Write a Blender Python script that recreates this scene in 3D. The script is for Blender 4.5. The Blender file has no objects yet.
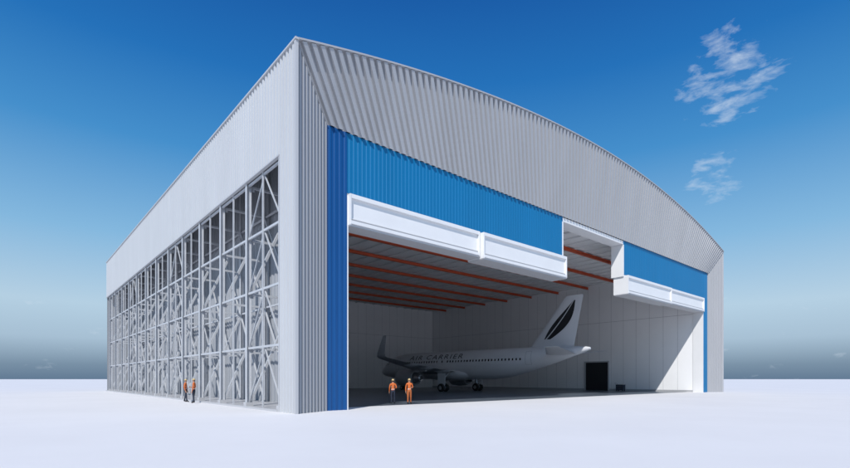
import bpy, bmesh, math, random
from mathutils import Vector, Matrix
random.seed(4)
sc = bpy.context.scene
sc.view_settings.view_transform = 'Standard'
sc.view_settings.look = 'None'
sc.view_settings.exposure = 0

# ------------------------------------------------------------ materials
def mat(name, col, rough=0.5, metal=0.0, var=0.0, vscale=1.0, bump=0.0, bscale=20.0, stretch=(1,1,1), spec=0.5):
    m = bpy.data.materials.new(name); m.use_nodes = True
    nt = m.node_tree; b = nt.nodes['Principled BSDF']
    b.inputs['Base Color'].default_value = (*col, 1)
    b.inputs['Roughness'].default_value = rough
    b.inputs['Metallic'].default_value = metal
    b.inputs['Specular IOR Level'].default_value = spec
    tc = nt.nodes.new('ShaderNodeTexCoord')
    mp = nt.nodes.new('ShaderNodeMapping'); mp.inputs['Scale'].default_value = stretch
    nt.links.new(tc.outputs['Object'], mp.inputs['Vector'])
    if var > 0:
        n = nt.nodes.new('ShaderNodeTexNoise'); n.inputs['Scale'].default_value = vscale
        n.inputs['Detail'].default_value = 6; n.inputs['Roughness'].default_value = 0.6
        nt.links.new(mp.outputs[0], n.inputs['Vector'])
        r = nt.nodes.new('ShaderNodeValToRGB')
        r.color_ramp.elements[0].position = 0.3; r.color_ramp.elements[1].position = 0.7
        r.color_ramp.elements[0].color = (*[c*(1-var) for c in col], 1)
        r.color_ramp.elements[1].color = (*[min(1, c*(1+var)) for c in col], 1)
        nt.links.new(n.outputs['Fac'], r.inputs['Fac'])
        nt.links.new(r.outputs['Color'], b.inputs['Base Color'])
    if bump > 0:
        n2 = nt.nodes.new('ShaderNodeTexNoise'); n2.inputs['Scale'].default_value = bscale
        n2.inputs['Detail'].default_value = 4
        nt.links.new(mp.outputs[0], n2.inputs['Vector'])
        bp = nt.nodes.new('ShaderNodeBump'); bp.inputs['Strength'].default_value = bump
        bp.inputs['Distance'].default_value = 0.02
        nt.links.new(n2.outputs['Fac'], bp.inputs['Height'])
        nt.links.new(bp.outputs['Normal'], b.inputs['Normal'])
    return m

M = {}
M['ground'] = mat('white_ground', (0.775,0.775,0.78), 0.85, var=0.03, vscale=0.12, bump=0.25, bscale=3, spec=0.2)
M['floor'] = mat('hangar_floor_paint', (0.11,0.135,0.165), 0.30, var=0.14, vscale=0.3)
M['cladL'] = mat('light_metal_cladding', (0.52,0.54,0.565), 0.42, 0.0, var=0.04, vscale=0.5, stretch=(1,1,0.15))
M['clad'] = mat('grey_metal_cladding', (0.40,0.41,0.43), 0.42, 0.0, var=0.05, vscale=0.5, stretch=(1,1,0.15))
M['flash'] = mat('flashing', (0.48,0.49,0.51), 0.4)
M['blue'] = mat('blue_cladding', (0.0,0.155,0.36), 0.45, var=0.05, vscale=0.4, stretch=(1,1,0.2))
M['blue_shade'] = mat('shaded_blue_cladding', (0.0,0.075,0.26), 0.45, var=0.05, vscale=0.4, stretch=(1,1,0.2))  # same blue cladding with shade put into its base colour
M['white'] = mat('white_paint', (0.76,0.77,0.78), 0.5, var=0.02, vscale=0.8)
M['steel'] = mat('galvanised_steel', (0.52,0.54,0.57), 0.45, 0.1, var=0.08, vscale=1.5)
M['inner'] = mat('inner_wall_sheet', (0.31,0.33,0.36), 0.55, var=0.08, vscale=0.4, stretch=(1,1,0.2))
M['wall'] = mat('interior_wall', (0.87,0.88,0.89), 0.6, var=0.02, vscale=0.3)
M['ceil'] = mat('ceiling_sheet', (0.72,0.73,0.74), 0.6, var=0.04, vscale=0.4)
M['orange'] = mat('orange_beam_paint', (0.50,0.08,0.025), 0.5, var=0.08, vscale=1)
M['black'] = mat('black_opening', (0.012,0.014,0.018), 0.6)
M['seam'] = mat('panel_seam', (0.42,0.43,0.45), 0.6)
M['fus'] = mat('aircraft_white', (0.62,0.64,0.67), 0.28, var=0.02, vscale=0.6)
M['wing'] = mat('aircraft_grey', (0.36,0.38,0.41), 0.38, var=0.05, vscale=0.8)
M['livery'] = mat('livery_black', (0.012,0.013,0.016), 0.3)
M['glass'] = mat('cockpit_glass', (0.01,0.012,0.016), 0.08)
M['chrome'] = mat('bare_metal', (0.6,0.61,0.63), 0.25, 0.9)
M['tyre'] = mat('tyre_rubber', (0.015,0.015,0.016), 0.8)
M['skin'] = mat('skin', (0.45,0.25,0.17), 0.6)
M['hair'] = mat('dark_hair', (0.02,0.014,0.01), 0.7)
M['vest'] = mat('orange_workwear', (0.62,0.15,0.035), 0.8, var=0.15, vscale=12)
M['trouser'] = mat('navy_trousers', (0.02,0.028,0.05), 0.85, var=0.15, vscale=10)
M['trouser2'] = mat('orange_trousers', (0.42,0.12,0.035), 0.85, var=0.1, vscale=10)
M['boot'] = mat('boots', (0.012,0.01,0.009), 0.7)
M['stripe'] = mat('reflective_tape', (0.6,0.62,0.6), 0.35)
M['hat'] = mat('hard_hat_shell', (0.55,0.42,0.2), 0.35)
M['eye'] = mat('eye_dark', (0.02,0.015,0.01), 0.3)

# ------------------------------------------------------------ mesh builder
class MB:
    def __init__(s): s.v=[]; s.f=[]; s.m=[]; s.mats=[]
    def mi(s, m):
        if m not in s.mats: s.mats.append(m)
        return s.mats.index(m)
    def face(s, pts, m):
        b=len(s.v); s.v += [tuple(p) for p in pts]; s.f.append(tuple(range(b,b+len(pts)))); s.m.append(s.mi(m))
    def box(s, a, b, m):
        x0,y0,z0=a; x1,y1,z1=b; n=len(s.v)
        s.v += [(x0,y0,z0),(x1,y0,z0),(x1,y1,z0),(x0,y1,z0),(x0,y0,z1),(x1,y0,z1),(x1,y1,z1),(x0,y1,z1)]
        for q in [(0,3,2,1),(4,5,6,7),(0,1,5,4),(1,2,6,5),(2,3,7,6),(3,0,4,7)]:
            s.f.append(tuple(n+i for i in q)); s.m.append(s.mi(m))
    def beam(s, p, q, w, h, m, hint=(0,0,1)):
        p=Vector(p); q=Vector(q); d=(q-p).normalized(); up=Vector(hint)
        if abs(d.dot(up))>0.97: up=Vector((0,1,0))
        a=d.cross(up).normalized(); b=a.cross(d).normalized(); n=len(s.v)
        for e in (p,q):
            for (i,j) in ((-1,-1),(1,-1),(1,1),(-1,1)):
                s.v.append(tuple(e+a*i*w/2+b*j*h/2))
        for qd in [(0,1,2,3),(7,6,5,4),(0,4,5,1),(1,5,6,2),(2,6,7,3),(3,7,4,0)]:
            s.f.append(tuple(n+i for i in qd)); s.m.append(s.mi(m))
    def ibeam(s, p, q, w, h, m, hint=(0,0,1), t=0.03):
        p=Vector(p); q=Vector(q); d=(q-p).normalized(); up=Vector(hint)
        if abs(d.dot(up))>0.97: up=Vector((0,1,0))
        a=d.cross(up).normalized(); b=a.cross(d).normalized()
        s.beam(p+b*(h/2-t/2), q+b*(h/2-t/2), w, t, m, hint)
        s.beam(p-b*(h/2-t/2), q-b*(h/2-t/2), w, t, m, hint)
        s.beam(p, q, t, h-2*t, m, hint)
    def tube(s, p, q, r, m, n=12, r2=None):
        p=Vector(p); q=Vector(q); d=(q-p).normalized(); up=Vector((0,0,1))
        if abs(d.dot(up))>0.97: up=Vector((0,1,0))
        a=d.cross(up).normalized(); b=a.cross(d).normalized(); k=len(s.v)
        r2 = r if r2 is None else r2
        for e,rr in ((p,r),(q,r2)):
            for i in range(n):
                t=2*math.pi*i/n; s.v.append(tuple(e+a*math.cos(t)*rr+b*math.sin(t)*rr))
        for i in range(n):
            j=(i+1)%n; s.f.append((k+i,k+j,k+n+j,k+n+i)); s.m.append(s.mi(m))
        s.f.append(tuple(k+i for i in reversed(range(n)))); s.m.append(s.mi(m))
        s.f.append(tuple(k+n+i for i in range(n))); s.m.append(s.mi(m))
    def loft(s, rings, m, cap=True, closed=True):
        k=len(s.v); n=len(rings[0])
        for r in rings: s.v += [tuple(p) for p in r]
        for a in range(len(rings)-1):
            for i in range(n if closed else n-1):
                j=(i+1)%n
                s.f.append((k+a*n+i,k+a*n+j,k+(a+1)*n+j,k+(a+1)*n+i)); s.m.append(s.mi(m))
        if cap and closed:
            s.f.append(tuple(k+i for i in reversed(range(n)))); s.m.append(s.mi(m))
            s.f.append(tuple(k+(len(rings)-1)*n+i for i in range(n))); s.m.append(s.mi(m))
    def obj(s, name, parent=None, smooth=False, angle=None, fixn=True):
        me=bpy.data.meshes.new(name); me.from_pydata(s.v,[],s.f)
        for m in s.mats: me.materials.append(M[m])
        me.polygons.foreach_set('material_index', s.m)
        me.update()
        if fixn:
            bm=bmesh.new(); bm.from_mesh(me); bmesh.ops.recalc_face_normals(bm, faces=bm.faces); bm.to_mesh(me); bm.free()
        if smooth:
            me.polygons.foreach_set('use_smooth',[True]*len(me.polygons))
            if angle: me.set_sharp_from_angle(angle=math.radians(angle))
        o=bpy.data.objects.new(name, me); sc.collection.objects.link(o)
        if parent: o.parent=parent
        return o
def empty(name, loc=(0,0,0), rz=0):
    e=bpy.data.objects.new(name,None); e.location=loc; e.rotation_euler=(0,0,rz); sc.collection.objects.link(e); return e

def corr(name, bot, top, length, pitch, depth, nrm, m, parent, duty=0.5):
    """trapezoidal sheet: bot(t), top(t) curves, offset along nrm"""
    n=max(1,round(length/pitch)); nrm=Vector(nrm).normalized()
    ts=[]
    for i in range(n):
        for f,o in ((0,0),(duty-0.08,0),(duty,1),(0.92,1)):
            ts.append(((i+f)/n,o))
    ts.append((1.0,0))
    b=MB(); k=b.mi(m)
    for t,o in ts:
        b.v.append(tuple(Vector(bot(t))+nrm*o*depth)); b.v.append(tuple(Vector(top(t))+nrm*o*depth))
    for i in range(len(ts)-1):
        b.f.append((2*i,2*i+2,2*i+3,2*i+1)); b.m.append(k)
    return b.obj(name,parent,fixn=False)

# ------------------------------------------------------------ ground
b=MB(); b.face([(-4000,-4000,0),(4000,-4000,0),(4000,4000,0),(-4000,4000,0)],'ground'); b.obj('ground')

# ------------------------------------------------------------ hangar
W=62.7; L=62.7; ZE=19.2; SAG=3.9; U1=2.32; V1=1.12; ZB=16.15; UJ=3.69; ZF=12.63; ZO=10.72
S0,S1=25.85,36.85
def arch(u): return ZE+SAG*(1-((u-W/2)/(W/2))**2)
H=empty('aircraft_hangar')
# left side cladding band + corner strip
corr('side_cladding_upper', lambda t:(0,1.87+t*(L-1.87),14.0), lambda t:(0,1.87+t*(L-1.87),ZE), L-1.87, 0.40, 0.10, (-1,0,0),'cladL',H)
corr('corner_cladding_side', lambda t:(0,t*1.87,0.0), lambda t:(0,t*1.87,ZE), 1.87, 0.40, 0.10, (-1,0,0),'cladL',H)
# front pillars (splayed)
corr('front_pillar_cladding', lambda t:(t*U1,t*V1,0), lambda t:(t*U1,t*V1,ZE+(ZB-ZE)*t), 2.58,0.30,0.08,(0.434,-0.9,0),'clad',H)
corr('front_pillar_cladding_b', lambda t:(W-U1+t*U1,V1-t*V1,0), lambda t:(W-U1+t*U1,V1-t*V1,ZB+(ZE-ZB)*t), 2.58,0.30,0.08,(-0.434,-0.9,0),'clad',H)
# arched pediment, leaning outwards
def pin(t):
    uo=t*W; ui=uo+U1*(1-2*t**2.2); return (ui,V1,ZB)
def pout(t):
    return (t*W,0,arch(t*W))
corr('arched_pediment', pin, pout, W, 0.52, 0.19, (0,-0.97,-0.25),'clad',H,duty=0.45)
# roof
b=MB(); N=60
for i in range(N):
    u0=W*i/N; u1=W*(i+1)/N
    b.face([(u0,0.02,arch(u0)-.02),(u1,0.02,arch(u1)-.02),(u1,L,arch(u1)-.02),(u0,L,arch(u0)-.02)],'clad')
    b.face([(u0,L,0),(u1,L,0),(u1,L,arch(u1)-.02),(u0,L,arch(u0)-.02)],'clad')
b.obj('arched_roof',H)
corr('side_cladding_far', lambda t:(W,t*L,0.0), lambda t:(W,t*L,ZE), L, 0.42, 0.07, (1,0,0),'cladL',H)
# flashings
b=MB()
for i in range(N):
    u0=W*i/N; u1=W*(i+1)/N
    b.beam((u0,-0.1,arch(u0)+.03),(u1,-0.1,arch(u1)+.03),0.26,0.09,'clad')
b.beam((-.05,-.2,ZE+.03),(-.05,L,ZE+.03),0.24,0.10,'flash')
b.box((-.14,-.13,0),(.03,.03,ZE-.04),'flash')
b.box((W-.03,-.13,0),(W+.12,.03,ZE-.04),'flash')
b.beam((-.05,1.9,13.96),(-.05,L,13.96),0.20,0.08,'flash')
b.beam((.05,-.06,ZE-.03),(U1,V1-.1,ZB),0.08,0.05,'clad')
b.beam((W-.05,-.06,ZE-.03),(W-U1,V1-.1,ZB),0.08,0.05,'clad')
b.box((-.12,1.86,0),(.02,1.94,13.9),'flash')
b.obj('edge_flashing',H)
# blue cladding
for i,(a,c) in enumerate(((UJ,S0),(S1,W-UJ))):
    corr('blue_fascia_%d'%i, lambda t,a=a,c=c:(a+t*(c-a),V1,ZF), lambda t,a=a,c=c:(a+t*(c-a),V1,ZB), c-a,0.30,0.016,(0,-1,0),'blue',H)
corr('blue_jamb_a', lambda t:(U1+t*(UJ-U1),V1,0), lambda t:(U1+t*(UJ-U1),V1,ZB), UJ-U1,0.34,0.04,(0,-1,0),'blue_shade',H)  # left door column: its shade is painted in by the darker blue
corr('blue_jamb_b', lambda t:(W-UJ+t*(UJ-U1),V1,0), lambda t:(W-UJ+t*(UJ-U1),V1,ZB), UJ-U1,0.34,0.04,(0,-1,0),'blue',H)
# header structure behind blue, jamb boxes
b=MB()
b.box((UJ,V1+.03,ZF-.1),(S0,V1+1.25,ZB-.06),'white')
b.box((S1,V1+.03,ZF-.1),(W-UJ,V1+1.25,ZB-.06),'white')
b.box((S0+.002,V1-.03,ZB-.42),(S1-.002,V1+1.25,ZB-.062),'white')
b.box((UJ-.01,V1-.02,0),(UJ+.08,V1+1.25,ZF-.12),'white')
b.box((W-UJ-.08,V1-.02,0),(W-UJ+.01,V1+1.25,ZF-.12),'white')
b.box((S0-.12,V1-.05,ZF-.2),(S0+.03,V1+1.27,ZB-.44),'white')
b.box((S1-.03,V1-.05,ZF-.2),(S1+.12,V1+1.27,ZB-.44),'white')
b.obj('door_header_frame',H)
# folded fabric doors (white boxes)
b=MB()
def foldbox(u0,u1,vf,zb=ZO,zt=ZF-.03):
    b.box((u0,vf,zt-.24),(u1,2.2,zt),'white')             # top track box
    b.box((u0+.05,vf+.16,zb+.50),(u1-.05,2.2,zt-.242),'white')  # panel
    b.box((u0+.02,vf+.08,zb+.44),(u1-.02,2.18,zb+.498),'white')
    b.box((u0+.02,vf+.14,zb+.32),(u1-.02,2.18,zb+.438),'flash')
    b.box((u0+.02,vf-.04,zb+.12),(u1-.02,2.19,zb+.318),'white')
    b.box((u0,vf+.04,zb),(u1,2.17,zb+.118),'flash')
    b.box((u0-.02,vf-.02,zb+.06),(u0+.08,2.21,zt-.02),'white')
    b.box((u1-.08,vf-.02,zb+.06),(u1+.02,2.21,zt-.02),'white')
foldbox(UJ+.1,14.86,.94); foldbox(14.95,S0-.14,.62,ZO-.16,ZF-.12)
foldbox(S1+.14,47.7,.62,ZO-.16,ZF-.12); foldbox(47.8,W-UJ-.12,.94)
b.obj('folded_fabric_doors',H)
# interior
VI=55.5; CZ=16.6
b=MB()
b.face([(UJ,V1+1.2,0),(UJ,VI,0),(UJ,VI,CZ),(UJ,V1+1.2,CZ)],'wall')
b.face([(W-UJ,V1+1.2,0),(W-UJ,VI,0),(W-UJ,VI,CZ),(W-UJ,V1+1.2,CZ)],'wall')
b.face([(UJ,VI,0),(W-UJ,VI,0),(W-UJ,VI,CZ),(UJ,VI,CZ)],'wall')
b.obj('interior_walls',H)
b=MB()
b.face([(UJ,V1,CZ),(W-UJ,V1,CZ),(W-UJ,VI,CZ),(UJ,VI,CZ)],'ceil')
for i in range(1,28):
    u=UJ+(W-2*UJ)*i/28
    b.box((u-.06,V1+1.3,CZ-.16),(u+.06,VI-.01,CZ-.01),'ceil')
b.obj('ceiling',H)
b=MB()
v=7.0
while v<VI-1:
    b.ibeam((UJ+.05,v,CZ-.34),(W-UJ-.05,v,CZ-.34),0.26,0.34,'orange',t=0.05)
    v+=5.5
b.obj('orange_roof_beams',H)
b=MB()
for i in range(1,28):
    v=V1+1.3+i*1.95; b.box((W-UJ-.012,v-.015,0.3),(W-UJ-.003,v+.015,CZ-.3),'seam')
for i in range(1,29):
    u=UJ+i*1.9; b.box((u-.015,VI-.012,0.3),(u+.015,VI-.003,CZ-.3),'seam')
for z in (10.6,):
    b.box((W-UJ-.014,V1+1.3,z-.02),(W-UJ-.001,VI-.02,z+.02),'seam')
    b.box((UJ+.02,VI-.014,z-.02),(W-UJ-.02,VI-.001,z+.02),'seam')
b.box((W-UJ-.05,14.6,0.0),(W-UJ-.021,18.4,4.4),'black')
b.box((W-UJ-.14,14.4,0),(W-UJ-.02,14.6,4.6),'seam'); b.box((W-UJ-.14,18.4,0),(W-UJ-.02,18.6,4.6),'seam')
b.box((W-UJ-.14,14.6,4.4),(W-UJ-.02,18.4,4.6),'seam')
b.box((W-UJ-.05,V1+1.3,0.0),(W-UJ-.022,14.39,.28),'seam'); b.box((W-UJ-.05,18.61,0.0),(W-UJ-.022,VI-.05,.28),'seam')
b.obj('wall_panels_and_side_opening',H)
b=MB(); b.box((UJ+.11,3.2,-.1),(W-UJ-.003,VI-.003,.004),'floor'); b.obj('hangar_floor',H)
# side wall behind truss
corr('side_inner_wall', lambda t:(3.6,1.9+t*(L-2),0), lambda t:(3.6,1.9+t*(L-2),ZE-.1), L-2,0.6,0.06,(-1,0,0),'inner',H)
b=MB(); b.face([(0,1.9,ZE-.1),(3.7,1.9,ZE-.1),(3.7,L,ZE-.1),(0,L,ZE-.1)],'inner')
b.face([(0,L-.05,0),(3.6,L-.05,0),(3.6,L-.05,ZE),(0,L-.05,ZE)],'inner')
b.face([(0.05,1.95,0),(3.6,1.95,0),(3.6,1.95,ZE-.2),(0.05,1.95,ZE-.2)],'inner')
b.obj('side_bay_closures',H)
# side steel truss
b=MB()
vs=[2.05+ (L-2.3-2.05)*i/12 for i in range(13)]
lv=[0.25,3.7,7.1,10.5,13.8]
UI=3.25
for i,v in enumerate(vs):
    b.ibeam((0.12,v,0),(0.12,v,14),0.26,0.30,'steel',hint=(1,0,0))
    b.ibeam((UI,v,0),(UI,v,ZE-.3),0.24,0.26,'steel',hint=(1,0,0))
    b.beam((0.12,v,0),(0.12,v,.35),0.45,0.45,'flash')
    for j in range(4):
        b.beam((0.2,v,lv[j+1]),(UI,v,lv[j+1]),0.10,0.14,'steel')
        for (uu,sg) in ((0.2,1),(UI,-1)):   # gusset plates
            b.box((min(uu,uu+sg*.3),v-.012,lv[j+1]-.25),(max(uu,uu+sg*.3),v+.012,lv[j+1]+.02),'steel')
    # long frame braces leaning to the inner column
    b.beam((0.2,v,lv[0]),(UI,v,lv[2]),0.16,0.16,'steel')
    b.beam((0.2,v,lv[2]),(UI,v,lv[4]),0.16,0.16,'steel')
for i in range(12):
    a,c=vs[i],vs[i+1]; mid=(a+c)/2
    for j in range(1,5):
        b.beam((0.12,a,lv[j]),(0.12,c,lv[j]),0.10,0.13,'steel')
    b.beam((UI,a,lv[2]),(UI,c,lv[2]),0.10,0.12,'steel')
    b.beam((UI,a,lv[4]),(UI,c,lv[4]),0.10,0.12,'steel')
    b.beam((0.06,mid,0),(0.06,mid,14),0.08,0.10,'steel')
    # raking bracing, inner plane
    b.beam((UI-.1,a,lv[0]),(UI-.1,c,lv[2]),0.10,0.10,'steel')
    b.beam((UI-.1,a,lv[2]),(UI-.1,c,lv[4]),0.10,0.10,'steel')
    if i%4==0:
        for j in range(4):
            z0,z1=lv[j],lv[j+1]
            b.beam((0.16,a,z0),(0.16,mid,z1),0.07,0.07,'steel'); b.beam((0.16,mid,z1),(0.16,c,z0),0.07,0.07,'steel')
b.obj('side_steel_truss',H)
b=MB(); b.box((-.18,2.1,0),(3.55,L-.1,.12),'flash'); b.obj('side_plinth',H)

# ------------------------------------------------------------ airliner
A=empty('passenger_airplane',(37.4,44.0,0),math.atan2(-37.4,2.5))
ST=[(0,3.02,.03,.03),(.12,3.02,.26,.26),(.4,3.05,.5,.5),(1,3.16,.84,.86),(1.8,3.33,1.17,1.15),(2.6,3.5,1.45,1.38),(3.6,3.66,1.73,1.6),(4.8,3.76,1.93,1.8),(6.2,3.81,2.04,1.94),(7.5,3.82,2.07,1.975),
 (12,3.82,2.07,1.975),(18,3.82,2.07,1.975),(23.5,3.82,2.07,1.975),(26,3.93,1.96,1.9),(28.5,4.18,1.69,1.68),(31,4.5,1.33,1.36),(33.5,4.84,.93,.98),(35.5,5.12,.58,.6),(37,5.32,.3,.3),(37.5,5.38,.14,.14)]
def stat(a):
    for i in range(len(ST)-1):
        if ST[i][0]<=a<=ST[i+1][0]:
            f=(a-ST[i][0])/(ST[i+1][0]-ST[i][0]); return [ST[i][k]+(ST[i+1][k]-ST[i][k])*f for k in (1,2,3)]
    return list(ST[-1][1:])
b=MB(); rings=[]
NS=40
for a,zc,rz,ry in ST:
    rings.append([(a,ry*math.sin(2*math.pi*i/NS),zc+rz*math.cos(2*math.pi*i/NS)) for i in range(NS)])
b.loft(rings,'fus'); b.obj('fuselage',A,smooth=True,angle=60)
# belly fairing
b=MB(); rings=[]
for a,s in ((10.6,.02),(11.4,.5),(12.6,.85),(14,1),(17,1),(18.8,.9),(20,.6),(21,.02)):
    rings.append([(a,2.05*s**.5*math.sin(2*math.pi*i/24),2.6+1.05*s*math.cos(2*math.pi*i/24)) for i in range(24)])
b.loft(rings,'fus'); b.obj('belly_fairing',A,smooth=True,angle=60)
def foil(le,chord,th,n=10):
    up=[];lo=[]
    for i in range(n+1):
        x=(1-math.cos(math.pi*i/n))/2
        y=5*th*(.2969*math.sqrt(x)-.126*x-.3516*x*x+.2843*x**3-.1036*x**4)
        up.append((le+x*chord, y*chord)); lo.append((le+x*chord,-y*chord*0.75))
    return up+lo[-2:0:-1]
def surf(name,secs,m,vert=False):
    for s in ((1,-1) if not vert else (1,)):
        b=MB(); rings=[]
        for (y,le,ch,z,th,cant) in secs:
            r=[]
            for (x,o) in foil(le,ch,th):
                if vert: r.append((x,o if o>0 else o/0.75,z))
                else: r.append((x,s*(y-o*math.sin(cant)),z+o*math.cos(cant)))
            rings.append(r)
        b.loft(rings,m); b.obj(name+('' if vert else ('_starboard' if s>0 else '_port')),A,smooth=True,angle=40)
surf('wing',[(0.5,10.6,8.0,2.75,.13,0),(1.98,11.3,7.0,2.85,.13,0),(6.4,13.65,4.7,3.25,.115,0),(12,16.6,3.0,3.8,.11,0),(16.6,19.0,1.7,4.3,.10,0),(17.05,19.35,1.5,4.45,.09,.5),(17.3,19.7,1.35,4.8,.09,1.1),(17.45,20.3,1.05,5.6,.08,1.35),(17.65,21.2,.55,6.75,.08,1.45)],'wing')
surf('tailplane',[(0.3,31.9,4.0,4.75,.10,0),(6.2,35.3,1.5,5.35,.09,0)],'fus')
finsec=[(0,28.0,7.4,5.3,.04,0),(0,29.6,5.9,6.0,.085,0),(0,34.3,2.35,11.7,.09,0),(0,34.6,1.9,11.8,.06,0)]
surf('fin',finsec,'fus',vert=True)
# fin marking: dark curved feather shape with a pale quill line
def fle(z): return 29.6+4.7*(z-6.0)/5.7
def fch(z): return 5.9-3.55*(z-6.0)/5.7
def finy(x,z):
    th=.085+.005*(z-6.0)/5.7; ch=fch(z)
    t=min(.985,max(.01,(x-fle(z))/ch))
    return 5*th*(.2969*math.sqrt(t)-.126*t-.3516*t*t+.2843*t**3-.1036*t**4)*ch
b=MB()
for s in (1,-1):
    NN=40
    def ed(g):
        z=6.7+4.5*g; q=.30+.30*g
        wf=.17*math.sin(math.pi*min(1,g*.9+.08)); wa_=.30*math.sin(math.pi*min(1,g*.8+.12))
        return z,[fle(z)+fch(z)*c for c in (q-wf,q-.018,q+.018,min(.96,q+wa_))]
    for i in range(NN):
        z0,e0=ed(i/NN); z1,e1=ed((i+1)/NN)
        for (p,q) in ((0,1),(2,3)):
            for k in range(3):
                f0=k/3;f1=(k+1)/3
                pt=lambda e_,f:e_[p]+(e_[q]-e_[p])*f
                b.face([(x,s*(finy(x,z)+.02),z) for x,z in ((pt(e0,f0),z0),(pt(e0,f1),z0),(pt(e1,f1),z1),(pt(e1,f0),z1))],'livery')
b.obj('fin_marking',A,fixn=False)
# windows, doors, cockpit
b=MB()
def side(a,z,s,off=.012):
    zc,rz,ry=stat(a); t=max(-1,min(1,(z-zc)/rz)); return (a,s*(ry*math.sqrt(1-t*t)+off),z)
for s in (1,-1):
    a=7.2
    while a<29:
        if not (abs(a-15.2)<.3 or abs(a-16.4)<.3):
            b.face([side(a-.11,4.17,s),side(a+.11,4.17,s),side(a+.11,4.46,s),side(a-.11,4.46,s)],'glass')
        a+=.53
    for (p,q,r,t) in (((1.75,4.0),(2.45,4.05),(2.75,4.62),(2.25,4.42)),((2.52,4.06),(3.1,4.1),(3.3,4.62),(2.83,4.62))):
        b.face([side(x,z,s,.02) for x,z in (p,q,r,t)],'glass')
    b.face([(1.50,s*.06,4.12),(1.72,s*.82,4.02),(2.2,s*.95,4.42),(2.05,s*.06,4.60)],'glass')
    for a0,w,z0,z1 in ((5.4,.82,3.3,5.15),(29.6,.76,3.6,5.3)):
        for e in ((a0,z0,a0+.05,z1),(a0+w,z0,a0+w+.05,z1),(a0,z1-.04,a0+w,z1),(a0,z0,a0+w,z0+.04)):
            nz=6
            for i in range(nz):
                za=e[1]+(e[3]-e[1])*i/nz; zb=e[1]+(e[3]-e[1])*(i+1)/nz
                b.face([side(e[0],za,s,.01),side(e[2],za,s,.01),side(e[2],zb,s,.01),side(e[0],zb,s,.01)],'wing')
b.obj('windows_and_doors',A,fixn=False)
# title lettering
cu=bpy.data.curves.new('t','FONT'); cu.body='AIR CARRIER'; cu.size=1.5; cu.space_character=1.3
to=bpy.data.objects.new('t',cu); sc.collection.objects.link(to); bpy.context.view_layer.update()
tm=bpy.data.meshes.new_from_object(to.evaluated_get(bpy.context.evaluated_depsgraph_get()))
bpy.data.objects.remove(to)
bm=bmesh.new(); bm.from_mesh(tm)
bmesh.ops.triangulate(bm,faces=bm.faces); bmesh.ops.subdivide_edges(bm,edges=bm.edges,cuts=3,use_grid_fill=True)
for vv in bm.verts:
    vv.co=Vector(side(8.6+vv.co.x,4.70+vv.co.y*.66,-1,.025))
bm.to_mesh(tm); bm.free(); tm.materials.clear(); tm.materials.append(M['livery'])
o=bpy.data.objects.new('title_lettering',tm); sc.collection.objects.link(o); o.parent=A
# engines
for s,nm in ((1,'engine_starboard'),(-1,'engine_port')):
    b=MB(); y=s*5.75; zc=1.95; R=[]
    prof=[(11.55,.05),(11.5,.85),(11.15,.90),(10.95,.93),(10.85,1.0),(10.95,1.09),(11.4,1.19),(12.3,1.24),(13.4,1.18),(14.2,1.02),(14.22,.92),(13.9,.85)]
    rings=[[(a,y+r*math.sin(2*math.pi*i/32),zc+r*math.cos(2*math.pi*i/32)) for i in range(32)] for a,r in prof]
    b.loft(rings[:3],'tyre',cap=False); b.loft(rings[2:6],'chrome',cap=False); b.loft(rings[5:],'wing',cap=False)
    prof=[(11.1,.02),(11.5,.3),(11.6,.32)]
    b.loft([[(a,y+r*math.sin(2*math.pi*i/16),zc+r*math.cos(2*math.pi*i/16)) for i in range(16)] for a,r in prof],'wing')
    for k in range(22):
        t=2*math.pi*k/22
        b.face([(11.42,y+.3*math.sin(t),zc+.3*math.cos(t)),(11.5,y+.3*math.sin(t+.16),zc+.3*math.cos(t+.16)),(11.5,y+.84*math.sin(t+.3),zc+.84*math.cos(t+.3)),(11.38,y+.84*math.sin(t+.12),zc+.84*math.cos(t+.12))],'wing')
    prof=[(13.6,.72),(14.6,.62),(15.2,.45),(15.2,.28),(15.9,.03)]
    b.loft([[(a,y+r*math.sin(2*math.pi*i/24),zc+r*math.cos(2*math.pi*i/24)) for i in range(24)] for a,r in prof],'chrome')
    b.loft([[(11.9,y-.05,3.1),(11.9,y+.05,3.1),(13.0,y+.05,3.05),(13.0,y-.05,3.05)],[(12.2,y-.2,2.9),(12.2,y+.2,2.9),(15.6,y+.2,2.6),(15.6,y-.2,2.6)]],'fus')
    b.beam((12.3,y,3.0),(16.2,y,3.15),.36,.55,'fus')
    b.obj(nm,A,smooth=True,angle=40,fixn=True)
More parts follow.
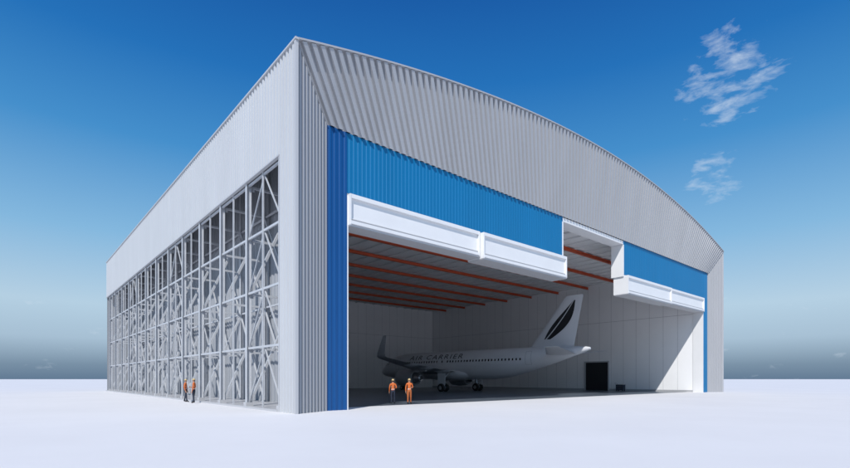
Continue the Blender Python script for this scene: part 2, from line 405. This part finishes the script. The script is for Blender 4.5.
# flap track fairings
b=MB()
for s in (1,-1):
    for y,a,z in ((4.2,16.3,2.85),(8.2,17.0,3.2),(11.6,18.0,3.55)):
        b.loft([[(a+x,s*y+r*.5*math.sin(2*math.pi*i/10),z+r*math.cos(2*math.pi*i/10)) for i in range(10)] for x,r in ((0,.03),(.8,.22),(2,.26),(3.0,.04))],'wing')
b.obj('flap_fairings',A,smooth=True,angle=50)
b=MB()
def wheel(a,y,r,w):
    b.tube((a,y-w/2,r),(a,y-w/4,r),r*.9,'tyre',20,r); b.tube((a,y-w/4,r),(a,y+w/4,r),r,'tyre',20); b.tube((a,y+w/4,r),(a,y+w/2,r),r,'tyre',20,r*.9)
    b.tube((a,y-w/2-.01,r),(a,y+w/2+.01,r),r*.5,'chrome',14)
for s in (1,-1):
    for d in (-.46,.46): wheel(17.7,s*3.8+d,.58,.4)
    b.tube((17.7,s*3.8-.5,.58),(17.7,s*3.8+.5,.58),.09,'chrome')
    b.tube((17.7,s*3.8,.58),(17.5,s*3.75,1.6),.10,'chrome'); b.tube((17.5,s*3.75,1.6),(17.3,s*3.7,3.0),.16,'fus')
    b.tube((17.5,s*3.7,1.7),(17.3,s*2.2,2.7),.07,'fus')
    b.tube((17.85,s*3.8,.7),(18.1,s*3.8,1.4),.04,'fus')
    b.box((16.9,s*4.1-.03,.95),(18.3,s*4.1+.03,2.7),'fus')
for d in (-.25,.25): wheel(5.07,d,.38,.22)
b.tube((5.07,-.25,.38),(5.07,.25,.38),.05,'chrome'); b.tube((5.07,0,.38),(5.15,0,1.2),.07,'chrome'); b.tube((5.15,0,1.2),(5.2,0,2.3),.11,'fus')
b.tube((5.1,0,1.2),(4.1,0,2.1),.05,'fus')
for s in (1,-1): b.box((4.0,s*.45-.02,1.3),(5.9,s*.45+.02,2.1),'fus')
b.obj('landing_gear',A,smooth=True,angle=40)

# ------------------------------------------------------------ tool cart
T=empty('tool_cart',(57.2,11.7,0))
b=MB(); b.box((-.35,-.55,.16),(.35,.55,.95),'trouser'); b.box((-.38,-.58,.952),(.38,.58,1.0),'seam')
for z in (.35,.55,.75): b.box((-.37,-.5,z),(-.352,.5,z+.02),'chrome')
b.tube((-.3,.58,1.0),(-.3,.75,1.2),.02,'chrome'); b.tube((.3,.58,1.0),(.3,.75,1.2),.02,'chrome'); b.tube((-.3,.75,1.2),(.3,.75,1.2),.02,'chrome')
for x in (-.28,.28):
    for y in (-.45,.45): b.tube((x-.03,y,.08),(x+.03,y,.08),.08,'tyre')
b.obj('cabinet',T)

# ------------------------------------------------------------ people
def person(loc, rz, armL='down', armR='down', stride=0.0, scale=1.0, trouser='trouser', top='vest'):
    P=empty('worker',loc,rz); P.scale=(scale,)*3
    V=[];E=[];R=[];lab=[]
    def v(p,r): V.append(Vector(p)); R.append(r); return len(V)-1
    def e(a,c,l): E.append((a,c)); lab.append(l)
    pel=v((0,0,.96),.125)
    wa=v((0,0,1.10),.12); e(pel,wa,'torso')
    ch=v((0,.0,1.30),.145); e(wa,ch,'torso')
    ub=v((0,.01,1.42),.11); e(ch,ub,'torso')
    nk=v((0,.01,1.50),.055); e(ub,nk,'neck')
    h0=v((0,-.005,1.57),.07); e(nk,h0,'head')
    h1=v((0,-.005,1.65),.087); e(h0,h1,'head')
    h2=v((0,.0,1.72),.078); e(h1,h2,'head')
    for s,arm in ((-1,armL),(1,armR)):
        sh=v((s*.185,.01,1.43),.062); e(ub,sh,'torso')
        if arm=='down': el,wr,pa=(s*.25,.03,1.15),(s*.26,-.05,.90),(s*.26,-.075,.82)
        elif arm=='bent': el,wr,pa=(s*.25,.05,1.15),(s*.16,-.20,1.14),(s*.11,-.26,1.16)
        else: el,wr,pa=(s*.27,-.12,1.26),(s*.26,-.36,1.38),(s*.255,-.44,1.41)
        e1=v(el,.046); e(sh,e1,'arm'); w1=v(wr,.03); e(e1,w1,'arm'); p1=v(pa,.033); e(w1,p1,'hand')
        d=(Vector(pa)-Vector(wr)).normalized(); lat=d.cross(Vector((s,0,0)));
        if lat.length<.2: lat=Vector((0,1,0))
        lat.normalize(); inn=Vector((-s,0,0))
        for k,(o,l) in enumerate(((-.03,.07),(-.01,.082),(.01,.076),(.03,.058))):
            f1=v(Vector(pa)+d*.035+lat*o,.010); e(p1,f1,'hand')
            f2=v(Vector(pa)+d*(.035+l*.55)+lat*o*1.1+inn*.008,.009); e(f1,f2,'hand')
            f3=v(Vector(pa)+d*(.035+l)+lat*o*1.1+inn*.03,.008); e(f2,f3,'hand')
        t1=v(Vector(pa)-d*.02-lat*.042,.011); e(p1,t1,'hand'); t2=v(Vector(pa)+d*.025-lat*.06+inn*.01,.009); e(t1,t2,'hand')
    for s in (-1,1):
        y=s*stride
        hp=v((s*.095,0,.90),.098); e(pel,hp,'leg')
        kn=v((s*.11,y*.5-.02,.50),.065); e(hp,kn,'leg')
        an=v((s*.12,y,.12),.046); e(kn,an,'leg')
        he=v((s*.12,y+.045,.05),.042); e(an,he,'boot')
        to=v((s*.13,y-.11,.045),.042); e(an,to,'boot'); tt=v((s*.135,y-.17,.035),.032); e(to,tt,'boot')
    me=bpy.data.meshes.new('s'); me.from_pydata([tuple(p) for p in V],E,[])
    ob=bpy.data.objects.new('s',me); sc.collection.objects.link(ob)
    ob.modifiers.new('k','SKIN'); sk=me.skin_vertices[0].data
    for i,r in enumerate(R): sk[i].radius=(r,r*(.72 if V[i].z>1.0 and abs(V[i].x)<.01 and V[i].z<1.45 else 1)); sk[i].use_root=(i==0)
    ss=ob.modifiers.new('u','SUBSURF'); ss.levels=2; ss.render_levels=2
    bpy.context.view_layer.update()
    dm=bpy.data.meshes.new_from_object(ob.evaluated_get(bpy.context.evaluated_depsgraph_get()))
    bpy.data.objects.remove(ob)
    names=[top,'skin',trouser,'boot','stripe','hair']
    dm.materials.clear()
    for n in names: dm.materials.append(M[n])
    for p in dm.polygons:
        c=p.center; best=9;l=''
        for (a,d),lb in zip(E,lab):
            A_=V[a];B_=V[d];ab=B_-A_;t=max(0,min(1,(c-A_).dot(ab)/ab.length_squared)); q=(c-(A_+ab*t)).length
            q-= (R[a]*(1-t)+R[d]*t)*.9
            if q<best: best=q;l=lb
        k={'torso':0,'arm':0,'neck':1,'head':1,'hand':1,'leg':2,'boot':3}[l]
        if l=='torso' and (1.04<c.z<1.08 or 1.20<c.z<1.24): k=4
        if l=='torso' and c.z<1.0: k=2
        if l=='head' and (c.y>.03 and c.z>1.58): k=5
        p.material_index=k; p.use_smooth=True
    o=bpy.data.objects.new('body',dm); sc.collection.objects.link(o); o.parent=P
    b=MB()
    b.loft([[(r*math.cos(t*math.pi/8),-.005+r*1.1*math.sin(t*math.pi/8),z) for t in range(16)] for z,r in ((1.695,.118),(1.70,.12),(1.705,.100),(1.75,.092),(1.785,.065),(1.80,.02))],'hat')
    b.obj('hard_hat',P,smooth=True,angle=40)
    b=MB()
    b.loft([[(-.012,-.085,1.655),(.012,-.085,1.655),(0,-.09,1.66)],[(-.018,-.085,1.61),(.018,-.085,1.61),(0,-.118,1.615)],[(-.012,-.08,1.60),(.012,-.08,1.60),(0,-.09,1.598)]],'skin')
    for s in (1,-1):
        b.box((s*.033-.012,-.094,1.648),(s*.033+.012,-.08,1.658),'eye')
        b.box((s*.086-.01,-.012,1.61),(s*.086+.01,.02,1.67),'skin')
    b.box((-.022,-.086,1.572),(.022,-.074,1.579),'eye')
    b.obj('face_features',P)
    return P
person((9.75,4.7,0),math.radians(150),'bent','down',.04,1.0,'trouser')
person((10.62,3.9,0),math.radians(-30),'down','bent',.10,1.02,'trouser2')
person((-.75,17.6,0),math.radians(60),'down','down',.12,1.0,'trouser')
person((-.75,15.4,0),math.radians(-120),'bent','down',.05,1.02,'trouser')

# ------------------------------------------------------------ sun + sky
sd=Vector((-1.4,-1.0,1.67)).normalized()
sun=bpy.data.lights.new('sun','SUN'); sun.energy=3.9; sun.angle=math.radians(.5); sun.color=(1,.965,.92)
so=bpy.data.objects.new('sun',sun); sc.collection.objects.link(so); so.rotation_euler=sd.to_track_quat('Z','Y').to_euler()
w=bpy.data.worlds.new('World'); sc.world=w; w.use_nodes=True; nt=w.node_tree; nt.nodes.clear()
out=nt.nodes.new('ShaderNodeOutputWorld'); bg=nt.nodes.new('ShaderNodeBackground'); bg.inputs['Strength'].default_value=0.1
nt.links.new(bg.outputs[0],out.inputs[0])
sky=nt.nodes.new('ShaderNodeTexSky'); sky.sky_type='NISHITA'; sky.sun_disc=False
sky.sun_elevation=math.asin(sd.z); sky.sun_rotation=math.atan2(sd.x,sd.y)
tc=nt.nodes.new('ShaderNodeTexCoord'); sx=nt.nodes.new('ShaderNodeSeparateXYZ'); nt.links.new(tc.outputs['Generated'],sx.inputs[0])
rp=nt.nodes.new('ShaderNodeValToRGB'); nt.links.new(sx.outputs['Z'],rp.inputs[0]); cr=rp.color_ramp
pts=[(0,(.11,.19,.30)),(.025,(.17,.265,.38)),(.07,(.38,.52,.66)),(.13,(.47,.64,.78)),(.25,(.235,.49,.75)),(.40,(.055,.28,.62)),(.52,(.012,.165,.50)),(.64,(.004,.095,.38)),(1,(.003,.05,.25))]
while len(cr.elements)<len(pts): cr.elements.new(.5)
for e_,(p,c) in zip(cr.elements,pts): e_.position=p; e_.color=(*c,1)
def vm(op,a=None,bv=None):
    n=nt.nodes.new('ShaderNodeVectorMath'); n.operation=op
    if a: nt.links.new(a,n.inputs[0])
    if bv is not None: n.inputs[1].default_value=bv
    return n
def ma(op,a,b_):
    n=nt.nodes.new('ShaderNodeMath'); n.operation=op; n.use_clamp=False
    for i,x in enumerate((a,b_)):
        if isinstance(x,(int,float)): n.inputs[i].default_value=x
        else: nt.links.new(x,n.inputs[i])
    return n.outputs[0]
sc10=vm('SCALE',rp.outputs['Color']); sc10.inputs['Scale'].default_value=10
mix=nt.nodes.new('ShaderNodeMix'); mix.data_type='RGBA'; mix.inputs['Factor'].default_value=0.93
nt.links.new(sky.outputs[0],mix.inputs['A']); nt.links.new(sc10.outputs[0],mix.inputs['B'])
# wispy clouds
mp=nt.nodes.new('ShaderNodeMapping'); mp.inputs['Scale'].default_value=(1,1,2.6); mp.inputs['Rotation'].default_value=(.25,.3,0)
nt.links.new(tc.outputs['Generated'],mp.inputs['Vector'])
nz=nt.nodes.new('ShaderNodeTexNoise'); nz.inputs['Scale'].default_value=24; nz.inputs['Detail'].default_value=8; nz.inputs['Roughness'].default_value=.6; nz.inputs['Distortion'].default_value=.25
nt.links.new(mp.outputs[0],nz.inputs['Vector'])
def mask(d,c0,c1):
    d=Vector(d).normalized()
    n=vm('DOT_PRODUCT',tc.outputs['Generated'],tuple(d)); m=nt.nodes.new('ShaderNodeMapRange'); m.interpolation_type='SMOOTHSTEP'
    m.inputs['From Min'].default_value=c0; m.inputs['From Max'].default_value=c1
    nt.links.new(n.outputs['Value'],m.inputs['Value']); return m.outputs[0]
m1=mask((.846,.255,.468),math.cos(.11),math.cos(.01))
m2=mask((.895,.290,.340),math.cos(.07),math.cos(.005))
band=nt.nodes.new('ShaderNodeMapRange'); band.inputs['From Min'].default_value=.24; band.inputs['From Max'].default_value=.14
nt.links.new(sx.outputs['Z'],band.inputs['Value'])
mk=ma('MAXIMUM',ma('MULTIPLY',m1,.94),ma('MULTIPLY',m2,.93)); mk=ma('MAXIMUM',mk,ma('MULTIPLY',band.outputs[0],.50))
cl=nt.nodes.new('ShaderNodeMapRange'); cl.inputs['From Min'].default_value=.87; cl.inputs['From Max'].default_value=1.38
nt.links.new(ma('ADD',nz.outputs['Fac'],ma('MULTIPLY',mk,.48)),cl.inputs['Value'])
mix2=nt.nodes.new('ShaderNodeMix'); mix2.data_type='RGBA'
nt.links.new(cl.outputs[0],mix2.inputs['Factor']); nt.links.new(mix.outputs['Result'],mix2.inputs['A']); mix2.inputs['B'].default_value=(7.0,7.9,9.0,1)
nt.links.new(mix2.outputs['Result'],bg.inputs['Color'])

# ------------------------------------------------------------ camera
cam=bpy.data.cameras.new('camera'); co=bpy.data.objects.new('camera',cam); sc.collection.objects.link(co)
co.location=(-11.21,-22.97,1.8)
fd=Vector((0.6555,0.755,0)).normalized()
co.rotation_euler=fd.to_track_quat('-Z','Y').to_euler()
cam.sensor_width=36; cam.lens=36*480/850; cam.shift_y=145/850; cam.clip_start=.1; cam.clip_end=12000
sc.camera=co
print('BUILD OK')
